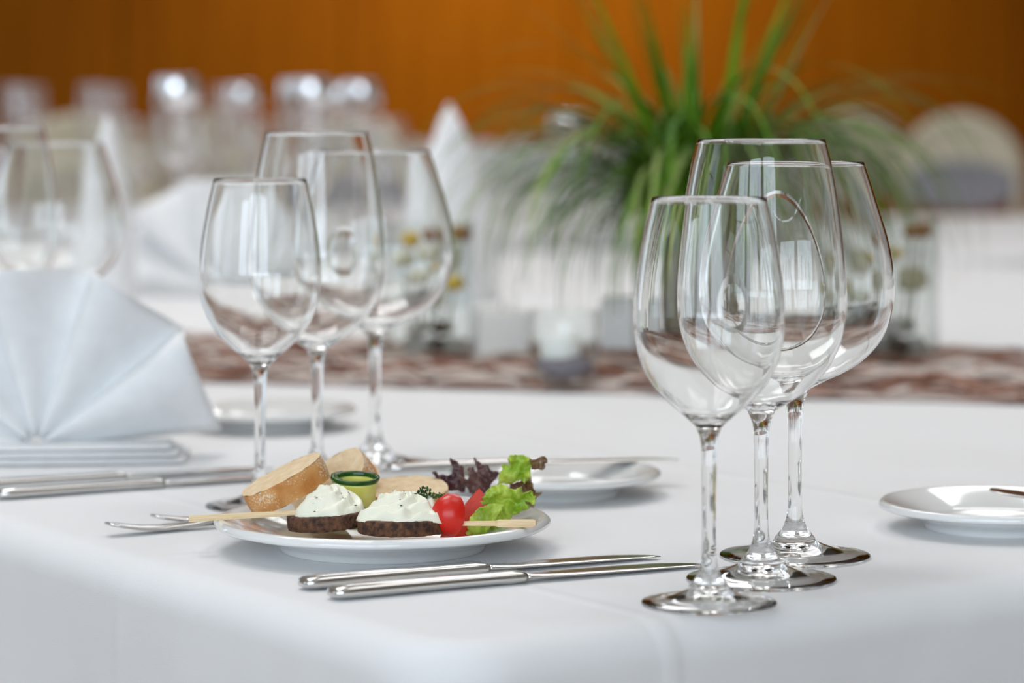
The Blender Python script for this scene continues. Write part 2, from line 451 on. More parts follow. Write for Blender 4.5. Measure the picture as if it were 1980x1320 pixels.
make_plate('bread_plate', 'empty white side plate just behind the lettuce, with a butter knife', 0.070, (0.0283, 1.912, 0))
make_plate('bread_plate', 'empty white side plate cut off by the right picture edge', 0.071, ((1926-990)/F*1.761, 1.761, 0))
make_plate('bread_plate', 'blurred white side plate seen between the stems of the left glasses', 0.070, (-.194, 2.307, 0))

# ------------------------------------------------------------------ cutlery
def make_knife(label, loc, rz, L=0.233, tilt=0.0, name='table_knife'):
    k = L/0.233
    t = thing(name, label, 'knife', loc, rz)
    hs = [(0.0, 0, .0036, .008, .003), (.0012, 0, .0038, .013, .0052), (.004, 0, .0040, .0158, .0066), (.012, 0, .0042, .0172, .0074), (.04, 0, .0042, .0168, .0074), (.075, 0, .0040, .0150, .0066),
          (.098, 0, .0038, .0148, .0066), (.108, 0, .0037, .0160, .0070), (.1145, 0, .0036, .0158, .0062), (.118, 0, .0034, .0120, .0048)]
    h = mesh_obj('handle', *loft_data(bar([(x_*k, y*k, z, w_*k, t_*k) for x_, y, z, w_, t_ in hs], 20, 0.7)), M['steel'], t)
    bs = [(.1165, 0, .0034, .0120, .0040), (.121, 0, .0033, .0118, .0034), (.127, .0005, .0031, .0140, .0028), (.137, .001, .0029, .0172, .0023), (.155, .001, .0027, .0188, .0020), (.18, .0008, .0024, .0192, .0018),
          (.205, 0, .0021, .0180, .0016), (.219, -.0018, .0019, .0140, .0013), (.228, -.0042, .0018, .0085, .0010), (.233, -.0068, .0017, .0015, .0006)]
    mesh_obj('blade', *loft_data(bar([(x_*k, y*k, z, w_*k, t_*k) for x_, y, z, w_, t_ in bs], 16, 0.8)), M['steel'], t)
    t.rotation_euler = (0, tilt, rz)
    return t
def make_fork(label, loc, rz):
    t = thing('table_fork', label, 'fork', loc, rz)
    hs = [(0.0, 0, .0078, .006, .0016), (.002, 0, .0073, .0105, .0022), (.008, 0, .0062, .0145, .0026), (.020, 0, .0040, .0152, .0030), (.035, 0, .0027, .0140, .0034), (.055, 0, .0034, .0115, .0036), (.075, 0, .0058, .0090, .0036),
          (.10, 0, .0092, .0068, .0036), (.125, 0, .0120, .0062, .0034)]
    mesh_obj('handle', *loft_data(bar(hs, 16, 0.75)), M['steel'], t)
    hd = [(.1245, 0, .0120, .0062, .0034), (.135, 0, .0118, .0085, .0028), (.144, 0, .0102, .0180, .0022), (.152, 0, .0080, .0235, .0020), (.160, 0, .0062, .0240, .0020)]
    mesh_obj('head', *loft_data(bar(hd, 16, 0.75)), M['steel'], t)
    for k in range(4):
        y = -.0098+k*.00653
        ts = [(.1590, y, .0062, .0042, .0019), (.172, y, .0044, .0038, .0018), (.188, y, .0036, .0034, .0017), (.200, y, .0050, .0028, .0015), (.207, y, .0066, .0012, .0010)]
        mesh_obj('tine', *loft_data(bar(ts, 8, 0.8)), M['steel'], t)
    return t
k1a, k1b = at(638, 1160), at(1352, 1094)
kd = atan2(k1b.y-k1a.y, k1b.x-k1a.x)
make_knife('polished steel table knife nearest the table edge, in front of the plate', k1a, kd, (k1b-k1a).length)
k2a = at(582, 1141); 
make_knife('polished steel table knife just behind the nearest knife, in front of the plate', k2a, kd+0.012, 0.222)
make_knife('blurred steel table knife in front of the fan napkin, nearer the viewer', at(-8, 966), kd+0.03, 0.233)
make_knife('blurred steel table knife lying right along the front of the fan napkin', at(-62, 950), kd+0.03, 0.222)
make_fork('steel table fork at left, its handle end lifted off the cloth', at(206, 1037), kd+0.02)
make_fork('second steel table fork, half hidden behind the other fork and the plate', at(294, 1021), kd+0.02)
# butter knives lying across the side plates
bk = on(1305, 906, 1.965); make_knife('small butter knife lying across the side plate behind the lettuce', bk-Vector((cos(ANG-.24), sin(ANG-.24), 0))*0.205, ANG-0.24, 0.205, 0.0, 'butter_knife').location.z = 0.0155
bt = at(1903, 943, .021)
d_ = -V
make_knife('small butter knife on the side plate at the right picture edge', Vector((bt.x, bt.y, .0185))+(-V)*0.205, ANG+pi/2, 0.205, 0.0, 'butter_knife').rotation_euler.x = -0.05

# ------------------------------------------------------------------ food on the plate
def bread_mats():
    crumb = add_noise(mat('white_bread_crumb', (.7,.55,.36,1), .85), srgb(222, 192, 150), srgb(236, 214, 178), 140, 5, 0.5, 0.0009, bscale=420)
    crust = mat('floury_bread_crust', (.5,.25,.08,1), .7)
    N, L, b = nodes(crust)
    tc = N.new('ShaderNodeTexCoord')
    n = N.new('ShaderNodeTexNoise'); n.inputs['Scale'].default_value = 60; n.inputs['Detail'].default_value = 4; L.new(tc.outputs['Object'], n.inputs['Vector'])
    r = N.new('ShaderNodeValToRGB'); r.color_ramp.elements[0].position = .3; r.color_ramp.elements[0].color = srgb(186, 120, 52); r.color_ramp.elements[1].position = .72; r.color_ramp.elements[1].color = srgb(226, 176, 112)
    L.new(n.outputs['Fac'], r.inputs['Fac'])
    n2 = N.new('ShaderNodeTexNoise'); n2.inputs['Scale'].default_value = 48; n2.inputs['Detail'].default_value = 2; L.new(tc.outputs['Object'], n2.inputs['Vector'])
    n3 = N.new('ShaderNodeTexNoise'); n3.inputs['Scale'].default_value = 900; n3.inputs['Detail'].default_value = 2; L.new(tc.outputs['Object'], n3.inputs['Vector'])
    mu = N.new('ShaderNodeMath'); mu.operation = 'MULTIPLY'; L.new(n2.outputs['Fac'], mu.inputs[0]); L.new(n3.outputs['Fac'], mu.inputs[1])
    r2 = N.new('ShaderNodeValToRGB'); r2.color_ramp.elements[0].position = .26; r2.color_ramp.elements[0].color = (0,0,0,1); r2.color_ramp.elements[1].position = .36; r2.color_ramp.elements[1].color = (.8,.8,.8,1)
    L.new(mu.outputs[0], r2.inputs['Fac'])
    mx = N.new('ShaderNodeMix'); mx.data_type = 'RGBA'; L.new(r2.outputs['Color'], mx.inputs['Factor']); L.new(r.outputs['Color'], mx.inputs[6]); mx.inputs[7].default_value = srgb(240, 224, 202)
    L.new(mx.outputs[2], b.inputs['Base Color'])
    bp = N.new('ShaderNodeBump'); bp.inputs['Strength'].default_value = .5; bp.inputs['Distance'].default_value = .001; L.new(n3.outputs['Fac'], bp.inputs['Height']); L.new(bp.outputs['Normal'], b.inputs['Normal'])
    return crumb, crust
M['crumb'], M['crust'] = bread_mats()
def frame(a, n):        # matrix whose x is a (made perpendicular to n) and whose z is n
    n = Vector(n).normalized(); a = Vector(a); a = (a-n*a.dot(n)).normalized(); b = n.cross(a)
    return Matrix((a, b, n)).transposed().to_4x4()
def bread_slice(label, c, a, n, ra, rb, th, seed, flare=0.0):
    t = thing('bread_slice', label, 'bread')
    seg = 56
    def R(i, s=1.0, z=0.0):
        ang = 2*pi*i/seg
        e = 0.86
        cx, sy = cos(ang), sin(ang)
        k = 1+0.035*noise.noise(Vector((cx*1.6+seed, sy*1.6, z*30)))
        return (ra*s*k*math.copysign(abs(cx)**e, cx), rb*s*k*math.copysign(abs(sy)**e, sy))
    # crumb face and underside, gently domed and porous
    def face(zf, sgn, dz):
        v, f = [], []
        for j in range(13):
            s = j/12
            for i in range(seg):
                p = R(i, s*0.985, zf)
                q = Vector((p[0]*90, p[1]*90, seed+zf*99))
                v.append((p[0], p[1], zf+dz*sgn*(1-s*s)+sgn*0.0007*noise.noise(q*1.2)+sgn*0.0005*noise.noise(q*3.1)))
        for j in range(12):
            for i in range(seg):
                l = (i+1) % seg
                q = (j*seg+i, (j+1)*seg+i, (j+1)*seg+l, j*seg+l)
                f.append(q if sgn > 0 else tuple(reversed(q)))
        return v, f
    joined('crumb', [face(0.0, 1, 0.0006), face(-th, -1, 0.0004)], M['crumb'], t)
    rings = []
    for j in range(9):
        u = j/8; z = -th*u
        s = 0.985+0.02*sin(pi*u)+flare*u
        rings.append([(*R(i, s, z*0.4), z+0.0004*noise.noise(Vector((i*.5, j, seed)))) for i in range(seg)])
    v, f = loft_data(list(reversed(rings)), caps=False)
    mesh_obj('crust', v, f, M['crust'], t)
    mw = frame(a, n); mw.translation = c
    t.matrix_world = mw
    return t
bread_slice('slice of white bread leaning at the left, floury crust towards the viewer', on(543, 917, 1.700), (.88, 0.1, .47), (-.44, -.10, .88), .0262, .0235, .0135, 1.0, -0.02)
bread_slice('slice of white bread standing tilted between the leaning slice and the cucumber', on(630, 940, 1.735), (.77, .1, .62), (-.56, -.52, .64), .0295, .0205, .0150, 4.0, -0.03)
bread_slice('slice of white bread lying behind the cream cheese, right of the cucumber', on(783, 942, 1.735), (1, 0, -.02), (-.02, -.16, .98), .0262, .0235, .0130, 8.0, -0.02)

M['rye'] = add_noise(mat('dark_pumpernickel', (.06,.03,.015,1), .75), srgb(48, 26, 14), srgb(118, 76, 46), 260, 5, 0.9, 0.0012, lo=.38, hi=.72, bscale=520)
M['cream'] = mat('herb_cream_cheese', srgb(242, 240, 220), .42, Subsurface_Weight=0.08, Subsurface_Scale=0.002)
M['herb'] = mat('chopped_chives', srgb(44, 82, 34), .6)
def rye_disc(label, c, r, th, n, seed):
    seg, v, f = 96, [], []
    prof = [(0.0, th), (.5, th), (.9, th), (.975, th*.97), (1.0, th*.86), (1.0, th*.5), (1.0, th*.14), (.98, th*.02), (.9, 0), (.5, 0), (0, 0)]
    prof = [(p.x, p.y) for p in catmull([(a*r, b, 0) for a, b in prof], 3)]
    def wob(a, rr, z):
        d = Vector((cos(a)*rr, sin(a)*rr, z))*700+Vector((seed, 0, 0))
        k = noise.noise(d*.8)*0.00045+noise.noise(d*.35)*0.0005
        return (max(0, rr+(k if rr > r*.8 else 0)), z+(k*.8 if rr > 1e-4 else 0))
    o = lathe('pumpernickel_round', prof, M['rye'], None, seg, wob, flip=True)
    mw = frame((1, 0, 0), n); mw.translation = c; o.matrix_world = mw
    return tag(o, label, 'bread')
def cream_mound(label, c, rx, ry, hgt, n, seed, peak=(0, 0), ridge=5):
    t = thing('cream_cheese', label, 'cream cheese')
    nr, ns = 44, 128
    def pos(rho, th):
        e = 1+0.06*sin(ridge*th+seed)+0.05*sin(3*th+seed*2)+0.05*noise.noise(Vector((cos(th)*2.2, sin(th)*2.2, seed)))
        x_, y_ = rx*rho*e*cos(th), ry*rho*e*sin(th)
        k = max(0.0, 1-rho)
        x_ += peak[0]*k; y_ += peak[1]*k
        if rho <= 1: h = hgt*(0.06+0.94*(1-rho**1.55))*(1 if rho < .93 else 1)
        q = Vector((x_*150, y_*150, seed))
        sw = th*1.0+rho*3.4
        rg = sin(ridge*sw+2.2*noise.noise(q*.5))*0.0027+(1-abs(sin(2.0*sw+1.2*rho+noise.noise(q*.6)*2.4))**.6)*0.0034
        h += rg*min(1, rho*2.2)*(0.4+0.6*(1-rho))+0.0017*noise.noise(q*1.1)+0.0005*noise.noise(q*3.2)
        if rho > .9:
            u = (rho-.9)/.1
            h = h*(1-u*u)-0.0008*u*u-0.0018*u*max(0, sin(4*th+seed*3))
        return Vector((x_, y_, h))
    v = [pos(0.0001 if j == 0 else j/nr, 2*pi*i/ns) for j in range(nr+1) for i in range(ns)]
    f = [(j*ns+i, (j+1)*ns+i, (j+1)*ns+(i+1) % ns, j*ns+(i+1) % ns) for j in range(nr) for i in range(ns)]
    f.append(tuple(reversed(range(nr*ns, (nr+1)*ns))))
    mesh_obj('cream', v, f, M['cream'], t)
    rnd = random.Random(int(seed*10)); fl = []
    for k in range(30):
        th = rnd.uniform(-pi, pi); p = pos(rnd.uniform(.1, .93), th)
        a = rnd.uniform(0, pi); s = rnd.choice((.0002, .0003, .0003, .0004, .0006))
        fl.append(blob_data((p.x, p.y, p.z+.0001), s, k, (1+.9*abs(cos(a)), 1+.9*abs(sin(a)), .6), .3, 6, 4))
    ch = joined('chopped_herb', fl, M['herb'], t); ch['kind'] = 'stuff'
    mw = frame((1, 0, 0), n); mw.translation = c; t.matrix_world = mw
    return t
c1 = Vector(((634-990)/F*1.672, 1.672, .0138)); n1 = (-.075, 0.0, 1)
rye_disc('round of dark pumpernickel at left, under the smaller cream mound', c1, .0232, .0085, n1, 3.0)
cream_mound('piped herb cream cheese on the left pumpernickel round', c1+Vector((.0012, 0, .0083)), .0205, .0200, .0150, n1, 2.1, (.0012, 0), 5)
c2 = Vector(((781-990)/F*1.650, 1.650, .0142)); n2 = (-.012, 0.02, 1)
rye_disc('round of dark pumpernickel at the plate centre, under the wider cream mound', c2, .0264, .0086, n2, 9.0)
cream_mound('piped herb cream cheese peaking on the centre pumpernickel round', c2+Vector((0.0005, -.001, .0084)), .0265, .0235, .0138, n2, 5.4, (-.002, 0), 6)

# picks
M['bamboo'] = add_noise(mat('bamboo', (.7,.55,.32,1), .55), srgb(222, 190, 142), srgb(238, 214, 172), 30, 3, 0.25, 0.0004, stretch=(2, 40, 40), bscale=60)
def pick(label, p0, p1, secs):
    t = mesh_obj('bamboo_pick', *loft_data([[(x_, y, z) for y, z in sup(w_, h_, 8, .35)] for x_, w_, h_ in secs]), M['bamboo'], smooth=False)
    d = (p1-p0); mw = frame(d, (0, 0, 1)); 
    a = d.normalized(); b = Vector((0, 0, 1)).cross(a).normalized(); mw = Matrix((a, b, a.cross(b))).transposed().to_4x4()
    mw.translation = p0; t.matrix_world = mw
    bevel(t, .0002, 1)
    return tag(t, label, 'pick')
pa, pb = on(365, 1003, 1.662), on(640, 987, 1.672)
pick('flat bamboo pick sticking out to the left over the plate rim', pa, pb, [(0, .0034, .0036), (.0005, .0036, .0038), (.03, .0035, .0035), (.06, .0032, .0030), ((pb-pa).length, .0028, .0026)])
pa, pb = on(1037, 1011.5, 1.630), on(850, 1012, 1.640); L_ = (pb-pa).length
pick('bamboo paddle pick stuck through the tomato half, pointing right', pa, pb, [(0, .0040, .0030), (.0022, .0046, .0046), (.0050, .0046, .0046), (.0215, .0044, .0044), (.0228, .0034, .0034), (.0232, .0026, .0030), (.035, .0025, .0029), (L_, .0022, .0024)])

# rolled cucumber
M['cuke'] = add_noise(mat('cucumber_flesh', (.6,.7,.25,1), .25, Subsurface_Weight=0.35, Subsurface_Scale=0.006), srgb(212, 216, 104), srgb(234, 234, 150), 55, 3)
M['skin'] = add_noise(mat('cucumber_skin', (.02,.1,.02,1), .22), srgb(20, 62, 16), srgb(40, 96, 22), 60, 3)
def cucumber(c, hgt):
    t = thing('cucumber_roll', 'rolled cucumber ribbon with dark green skin standing behind the left cream mound', 'cucumber')
    ns, nz = 120, 16
    def ring(z, rk, off=0.0, th=.0019):
        out, inn = [], []
        for i in range(ns+1):
            a = 2*pi*1.28*i/ns+2.2
            r = rk*(1-0.16*i/ns)+off
            out.append((r*cos(a), r*sin(a)*.93, z)); r -= th
            inn.append((r*cos(a), r*sin(a)*.93, z))
        return out+list(reversed(inn))
    def rk(u): return .0139+.0022*(2*u-1)**2*(1 if u > .5 else 1.6)-.0009
    fl = [ring(hgt*.91*j/nz, rk(.91*j/nz)) for j in range(nz+1)]
    mesh_obj('flesh', *loft_data(fl), M['cuke'], t)
    sk = [ring(hgt*(.905+.095*u), rk(.905+.095*u), o_, t_) for u, o_, t_ in ((0, .0000, .0019), (.25, .00035, .0024), (.75, .0004, .0025), (1, .0000, .0018))]
    mesh_obj('skin', *loft_data(sk), M['skin'], t)
    mw = frame((1, 0, -.02), (.03, -.13, 1)); mw.translation = c; t.matrix_world = mw
cucumber(Vector(((685-990)/F*1.70, 1.705, .0110)), .0285)

# tomato
M['tomato'] = mat('tomato_skin', srgb(206, 30, 12), .30, Subsurface_Weight=0.15, Subsurface_Scale=0.004)
M['tomato_cut'] = add_noise(mat('tomato_flesh', (.6,.08,.03,1), .35, Specular_IOR_Level=.25), srgb(204, 38, 18), srgb(218, 62, 30), 120, 3)
def tomato_half(label, c, n, a, r, ln, dome):
    t = thing('tomato_half', label, 'tomato')
    nr, ns, v = 14, 48, []
    for j in range(nr+1):
        th = pi/2*j/nr
        for i in range(ns):
            ph = 2*pi*i/ns
            v.append((ln*cos(ph)*sin(th), r*sin(ph)*sin(th), dome*cos(th)))
    f = [(j*ns+i, (j+1)*ns+i, (j+1)*ns+(i+1) % ns, j*ns+(i+1) % ns) for j in range(nr) for i in range(ns)]
    mesh_obj('skin', v, f, M['tomato'], t)
    v2 = [(ln*s*cos(2*pi*i/ns), r*s*sin(2*pi*i/ns), -.0008*(1-s**4)-.0004*sin(7*2*pi*i/ns)*s*(1-s)*4) for s in (1, .97, .85, .6, .3, .001) for i in range(ns)]
    f2 = [(j*ns+i, (j+1)*ns+i, (j+1)*ns+(i+1) % ns, j*ns+(i+1) % ns) for j in range(5) for i in range(ns)]
    mesh_obj('cut_face', v2, f2, M['tomato_cut'], t)
    mw = frame(a, n); mw.translation = c; t.matrix_world = mw
tomato_half('half cherry tomato threaded on the paddle pick beside the centre cream mound', on(874, 996, 1.643), (-.74, -.64, .18), (.12, .1, 1), .0112, .0124, .0125)
def tomato_wedge(label, c, a, n, r, ln, ang):
    t = thing('tomato_wedge', label, 'tomato')
    nu, nv, v = 20, 14, []
    for j in range(nv+1):
        th = pi*j/nv
        for i in range(nu+1):
            ph = -ang/2+ang*i/nu
            v.append((ln*cos(th), r*sin(th)*cos(ph), r*sin(th)*sin(ph)))
    f = [(j*(nu+1)+i, j*(nu+1)+i+1, (j+1)*(nu+1)+i+1, (j+1)*(nu+1)+i) for j in range(nv) for i in range(nu)]
    mesh_obj('skin', v, f, M['tomato'], t)
    v2, f2 = [], []
    for side in (0, nu):
        o = len(v2)
        v2 += [v[j*(nu+1)+side] for j in range(nv+1)]+[(ln*cos(pi*j/nv)*.9, 0, 0) for j in range(nv+1)]
        f2 += [(o+j, o+j+1, o+nv+2+j, o+nv+1+j) for j in range(nv)]
    mesh_obj('cut_face', v2, f2, M['tomato_cut'], t)
    mw = frame(a, n); mw.translation = c; t.matrix_world = mw
tomato_wedge('wedge of tomato with an upright tip, behind the tomato half', on(888, 992, 1.685), (.62, .15, .75), (-.55, .75, .30), .0150, .0185, radians(100))
tomato_wedge('small piece of tomato half hidden between the wedge and the green lettuce', on(919, 988, 1.70), (.2, .3, .9), (-.9, .2, .3), .0105, .0105, radians(110))

# parsley
M['parsley'] = add_noise(mat('parsley_green', (.03,.12,.02,1), .5), srgb(24, 62, 20), srgb(52, 104, 36), 200, 2)
def parsley(c):
    t = thing('parsley_sprig', 'tiny curly dark green parsley sprig on the centre cream mound', 'parsley', c)
    rnd = random.Random(5); data = []
    for k in range(150):
        d = Vector((rnd.gauss(0, 1), rnd.gauss(0, 1), rnd.gauss(0, 1))).normalized()*rnd.uniform(.3, 1)
        p = Vector((d.x*.0052, d.y*.0045, d.z*.0036+.0035))
        e = Vector((rnd.gauss(0, 1), rnd.gauss(0, 1), rnd.gauss(0, 1))).normalized(); g = d.cross(e).normalized(); e = g.cross(d).normalized()
        s = rnd.uniform(.0008, .0014)
        v = [p, p+e*s*.8+d*s*.4, p+d*s*1.5+e*s*.35, p+d*s*1.1, p+d*s*1.5-e*s*.35, p-e*s*.8+d*s*.4, p+g*s*.4+d*s*.5]
        data.append((v, [(0, 1, 6), (1, 2, 6), (2, 3, 6), (3, 4, 6), (4, 5, 6), (5, 0, 6)]))
    o = joined('leaflets', data, M['parsley'], t, False); o['kind'] = 'stuff'
    for k, q in enumerate([(.006, 0, .001), (.0085, .001, .0022)]):
        v2, f2 = tube_data([(0, 0, .002), (q[0]*.5, 0, .001), q], [.0005, .0005, .0004], 6); mesh_obj('stem', v2, f2, M['parsley'], t)
    sm = []
    for k in range(46):
        p = Vector((.0065+rnd.uniform(0, .0055), rnd.uniform(-.002, .002), .0018+rnd.uniform(-.0012, .0016))); d = Vector((rnd.gauss(0, 1), rnd.gauss(0, 1), rnd.gauss(0, 1))).normalized()
        e = d.cross(Vector((.3, .5, .8))).normalized(); g = d.cross(e); s = .0010
        sm.append(([p, p+e*s*.8+d*s*.4, p+d*s*1.4, p-e*s*.8+d*s*.4, p+g*s*.4+d*s*.5], [(0, 1, 4), (1, 2, 4), (2, 3, 4), (3, 0, 4)]))
    o = joined('side_leaflets', sm, M['parsley'], t, False); o['kind'] = 'stuff'
parsley(on(820, 966, 1.655))

# lettuce: lobed, ruffled sheets
def leaf_mat(name, c1, c2, tip, scale=90):
    m = mat(name, c1, .38, Subsurface_Weight=0.2, Subsurface_Scale=0.003)
    add_noise(m, c1, c2, scale, 4, 0.5, 0.0008, bscale=330)
    return m
M['lettuce'] = leaf_mat('green_lettuce', srgb(134, 172, 36), srgb(192, 214, 84), None)
M['oakleaf'] = leaf_mat('red_oak_leaf_lettuce', srgb(60, 32, 42), srgb(100, 74, 68), None, 60)
M['oak_green'] = leaf_mat('bronze_lettuce', srgb(92, 62, 42), srgb(134, 118, 56), None, 70)
def sheet(name, pts, d, m, parent, seed, ruff=.004, curl=0.0, org=(780, 850), sc=3.536, step=.0011, lean=0.0, serr=.0011):
    P = [Vector((((org[0]+x_/sc)-990)/F*d, H-((org[1]+y/sc)-HOR)/F*d)) for x_, y in pts]
    # serrated, densified outline
    out = []
    n = len(P)
    for i in range(n):
        a, b = P[i], P[(i+1) % n]; k = max(2, int((b-a).length/step)); nr = Vector((-(b-a).y, (b-a).x)).normalized()
        for j in range(k):
            q = a.lerp(b, j/k); s_ = noise.noise(Vector((q.x*900, q.y*900, seed)))
            out.append(q+nr*serr*s_)
    def inside(q):
        c = False; j = len(out)-1
        for i in range(len(out)):
            a, b = out[i], out[j]
            if (a.y > q.y) != (b.y > q.y) and q.x < (b.x-a.x)*(q.y-a.y)/(b.y-a.y)+a.x: c = not c
            j = i
        return c
    xs = [p.x for p in out]; ys_ = [p.y for p in out]; rnd = random.Random(seed); ins = []
    x_ = min(xs)
    while x_ < max(xs):
        y = min(ys_)
        while y < max(ys_):
            q = Vector((x_+rnd.uniform(-.3, .3)*step, y+rnd.uniform(-.3, .3)*step))
            if inside(q) and min((q-o).length for o in out) > step*.45: ins.append(q)
            y += step*1.05
        x_ += step*1.05
    res = delaunay_2d_cdt(out+ins, [(i, (i+1) % len(out)) for i in range(len(out))], [], 1, 1e-7)
    cx, cz = sum(xs)/len(xs), min(ys_)
    v = []
    for q in res[0]:
        edge = min((q-o).length for o in out[::2]); e = max(0, 1-edge/.006)
        k = Vector((q.x*170, q.y*170, seed))
        dy = ruff*(noise.noise(k)+.75*noise.noise(k*2.9)*(0.35+e))+curl*((q.x-cx)/.02)**2+lean*(q.y-cz)
        zz = q.y+.25*ruff*noise.noise(k*1.1+Vector((7, 3, 0)))*(.3+e)
        v.append((q.x, d+dy, max(.0085, zz)))
    o = mesh_obj(name, v, [tuple(f) for f in res[2]], m, parent)
    s = o.modifiers.new('thickness', 'SOLIDIFY'); s.thickness = .0006; s.offset = 0
    return o
t = thing('red_lettuce_leaf', 'dark purple oak-leaf lettuce with pointed lobes behind the tomato wedge', 'lettuce')
sheet('lobe', [(195,215),(215,212),(240,240),(300,250),(330,225),(340,195),(318,140),(320,118),(352,130),(375,160),(385,192),(400,172),(412,180),(414,240),(424,300),(420,350),(330,345),(250,345),(222,300),(222,260)], 1.752, M['oakleaf'], t, 1, .0045, .004, serr=.0004)
sheet('lobe', [(362,240),(400,255),(440,265),(448,240),(434,205),(450,185),(474,182),(490,215),(510,215),(502,180),(480,135),(488,125),(530,165),(552,180),(575,172),(590,205),(655,228),(640,260),(605,300),(575,350),(540,380),(500,398),(470,385),(440,330),(390,300)], 1.744, M['oakleaf'], t, 2, .0045, .004, serr=.0004)
t = thing('lettuce_leaf', 'bright green curly lettuce leaf rising at the right side of the plate', 'lettuce')
sheet('upper_frill', [(725,92),(745,98),(765,95),(780,108),(805,108),(820,98),(845,110),(860,120),(868,150),(880,195),(868,225),(872,262),(830,290),(800,275),(760,290),(705,312),(668,308),(640,330),(648,290),(655,240),(680,205),(665,180),(690,165),(728,168),(722,130)], 1.715, M['lettuce'], t, 5, .006, .003)
sheet('lower_frill', [(565,360),(610,325),(660,310),(705,318),(740,345),(770,338),(808,318),(815,360),(850,352),(872,350),(880,375),(905,398),(905,425),(896,442),(865,430),(830,428),(860,455),(858,482),(815,485),(785,500),(745,520),(720,545),(690,590),(660,620),(620,640),(520,650),(430,650),(445,560),(470,500),(520,440),(535,395)], 1.686, M['lettuce'], t, 8, .007, .003)
sheet('rib', [(430,652),(455,525),(520,470),(585,440),(640,430),(690,440),(640,520),(600,590),(560,652)], 1.676, M['lettuce'], t, 12, .003, .001)
sheet('bronze_tip', [(862,130),(895,128),(935,118),(965,120),(985,160),(962,172),(968,200),(935,205),(900,190),(880,196)], 1.712, M['oak_green'], t, 14, .004, .002)['label'] = 'bronze leaf tip'
t = thing('red_lettuce_leaf', 'brownish red lettuce leaf peeping out behind the green lettuce', 'lettuce')
sheet('lobe', [(730,300),(790,275),(868,258),(880,300),(892,335),(905,372),(948,355),(942,372),(908,395),(900,440),(875,470),(905,492),(890,515),(855,532),(800,540),(715,535),(760,470),(720,400)], 1.722, M['oak_green'], t, 21, .005, .003)

# ------------------------------------------------------------------ fan napkin and tall napkins
def fan_napkin(label, loc, rz, R=.13, group=None, leaves=5):
    t = thing('fan_napkin', label, 'napkin', loc, rz, group)
    # broad sawtooth pleats: each leaf a wide panel swinging forward, then a short return fold behind the next one
    sub, nr = 10, 14
    v, f = [], []
    cols = leaves*sub+1
    for i in range(cols):
        u = i/(cols-1)*leaves
        k = min(int(u), leaves-1); fr = u-k
        zig = fr/.78 if fr < .78 else (1-fr)/.22
        zig = zig*zig*(3-2*zig)
        side = 1 if k >= leaves/2 else 0
        span = 180/leaves
        a_ = fr*1.22 if fr < .78 else .952+(1-.952)*(fr-.78)/.22
        ang = radians(3+(k+a_)*174/leaves)
        for j in range(nr+1):
            r = R*(.05+.95*j/nr)
            dep = (zig-.5)*2*(.004+.026*(j/nr)**1.2)
            bow = .012*sin(pi*min(1, fr/.78))*(j/nr)
            hw = radians(90/leaves)*1.0
            ph_ = (min(1, fr/.78)-.5)*2*hw
            rr = r*(1+((cos(hw*.55)/cos(ph_*.9))-1)*(j/nr)**2)
            v.append((rr*cos(ang), -dep+.014-bow+.10*rr*sin(ang), .010+rr*sin(ang)))
    for i in range(cols-1):
        for j in range(nr):
            a = i*(nr+1)+j; f.append((a, a+1, a+nr+2, a+nr+1))
    o = mesh_obj('pleats', v, f, M['napkin'], t)
    s = o.modifiers.new('thickness', 'SOLIDIFY'); s.thickness = .0016; s.offset = 0
    for k in range(3):
        w_ = R*(.84-.04*k)
        lv = []
        rings = bar([(-w_, .02-.004*k, .0022+.0042*k, .085-.02*k, .002), (-w_*.98, .02-.004*k, .0024+.0042*k, .092-.02*k, .0036), (0, .018-.004*k, .0026+.0042*k, .094-.02*k, .0040), (w_*.98, .02-.004*k, .0024+.0042*k, .092-.02*k, .0036), (w_, .02-.004*k, .0022+.0042*k, .085-.02*k, .002)], 16, .5)
        mesh_obj('base_fold', *loft_data(rings), M['napkin'], t)
    return t
fan = fan_napkin('white linen napkin folded into a standing fan at the left picture edge', at(66, 893), radians(4), .130)
dup(fan, (-.405, 3.90, 0), radians(-12), 'far blurred white fan napkin behind the left trio of glasses', None, 1.12)
def tall_napkin(label, loc, hgt, r, rz):
    seg, nr, v = 40, 12, []
    for j in range(nr+1):
        u = j/nr
        for i in range(seg):
            a = 2*pi*i/seg
            k = r*(1-u**1.5)**.8*(1+.10*sin(3*a+u*2.5))+.0012
            v.append((k*cos(a)*1.0, k*sin(a)*.75, hgt*u))
    f = [(j*seg+i, j*seg+(i+1) % seg, (j+1)*seg+(i+1) % seg, (j+1)*seg+i) for j in range(nr) for i in range(seg)]
    f.append(tuple(range(nr*seg, (nr+1)*seg))); f.append(tuple(reversed(range(seg))))
    o = mesh_obj('cone_napkin', v, f, M['napkin']); o.location = loc; o.rotation_euler = (0, 0, rz)
    return tag(o, label, 'napkin')
tall_napkin('tall white cone-folded napkin between the left glasses and the grass plant', Vector(((868-990)/F*3.75, 3.75, 0)), .258, .066, .3)
tall_napkin('tall white cone-folded napkin behind the balloon glass at far left', Vector(((208-990)/F*3.5, 3.5, 0)), .246, .044, .9)

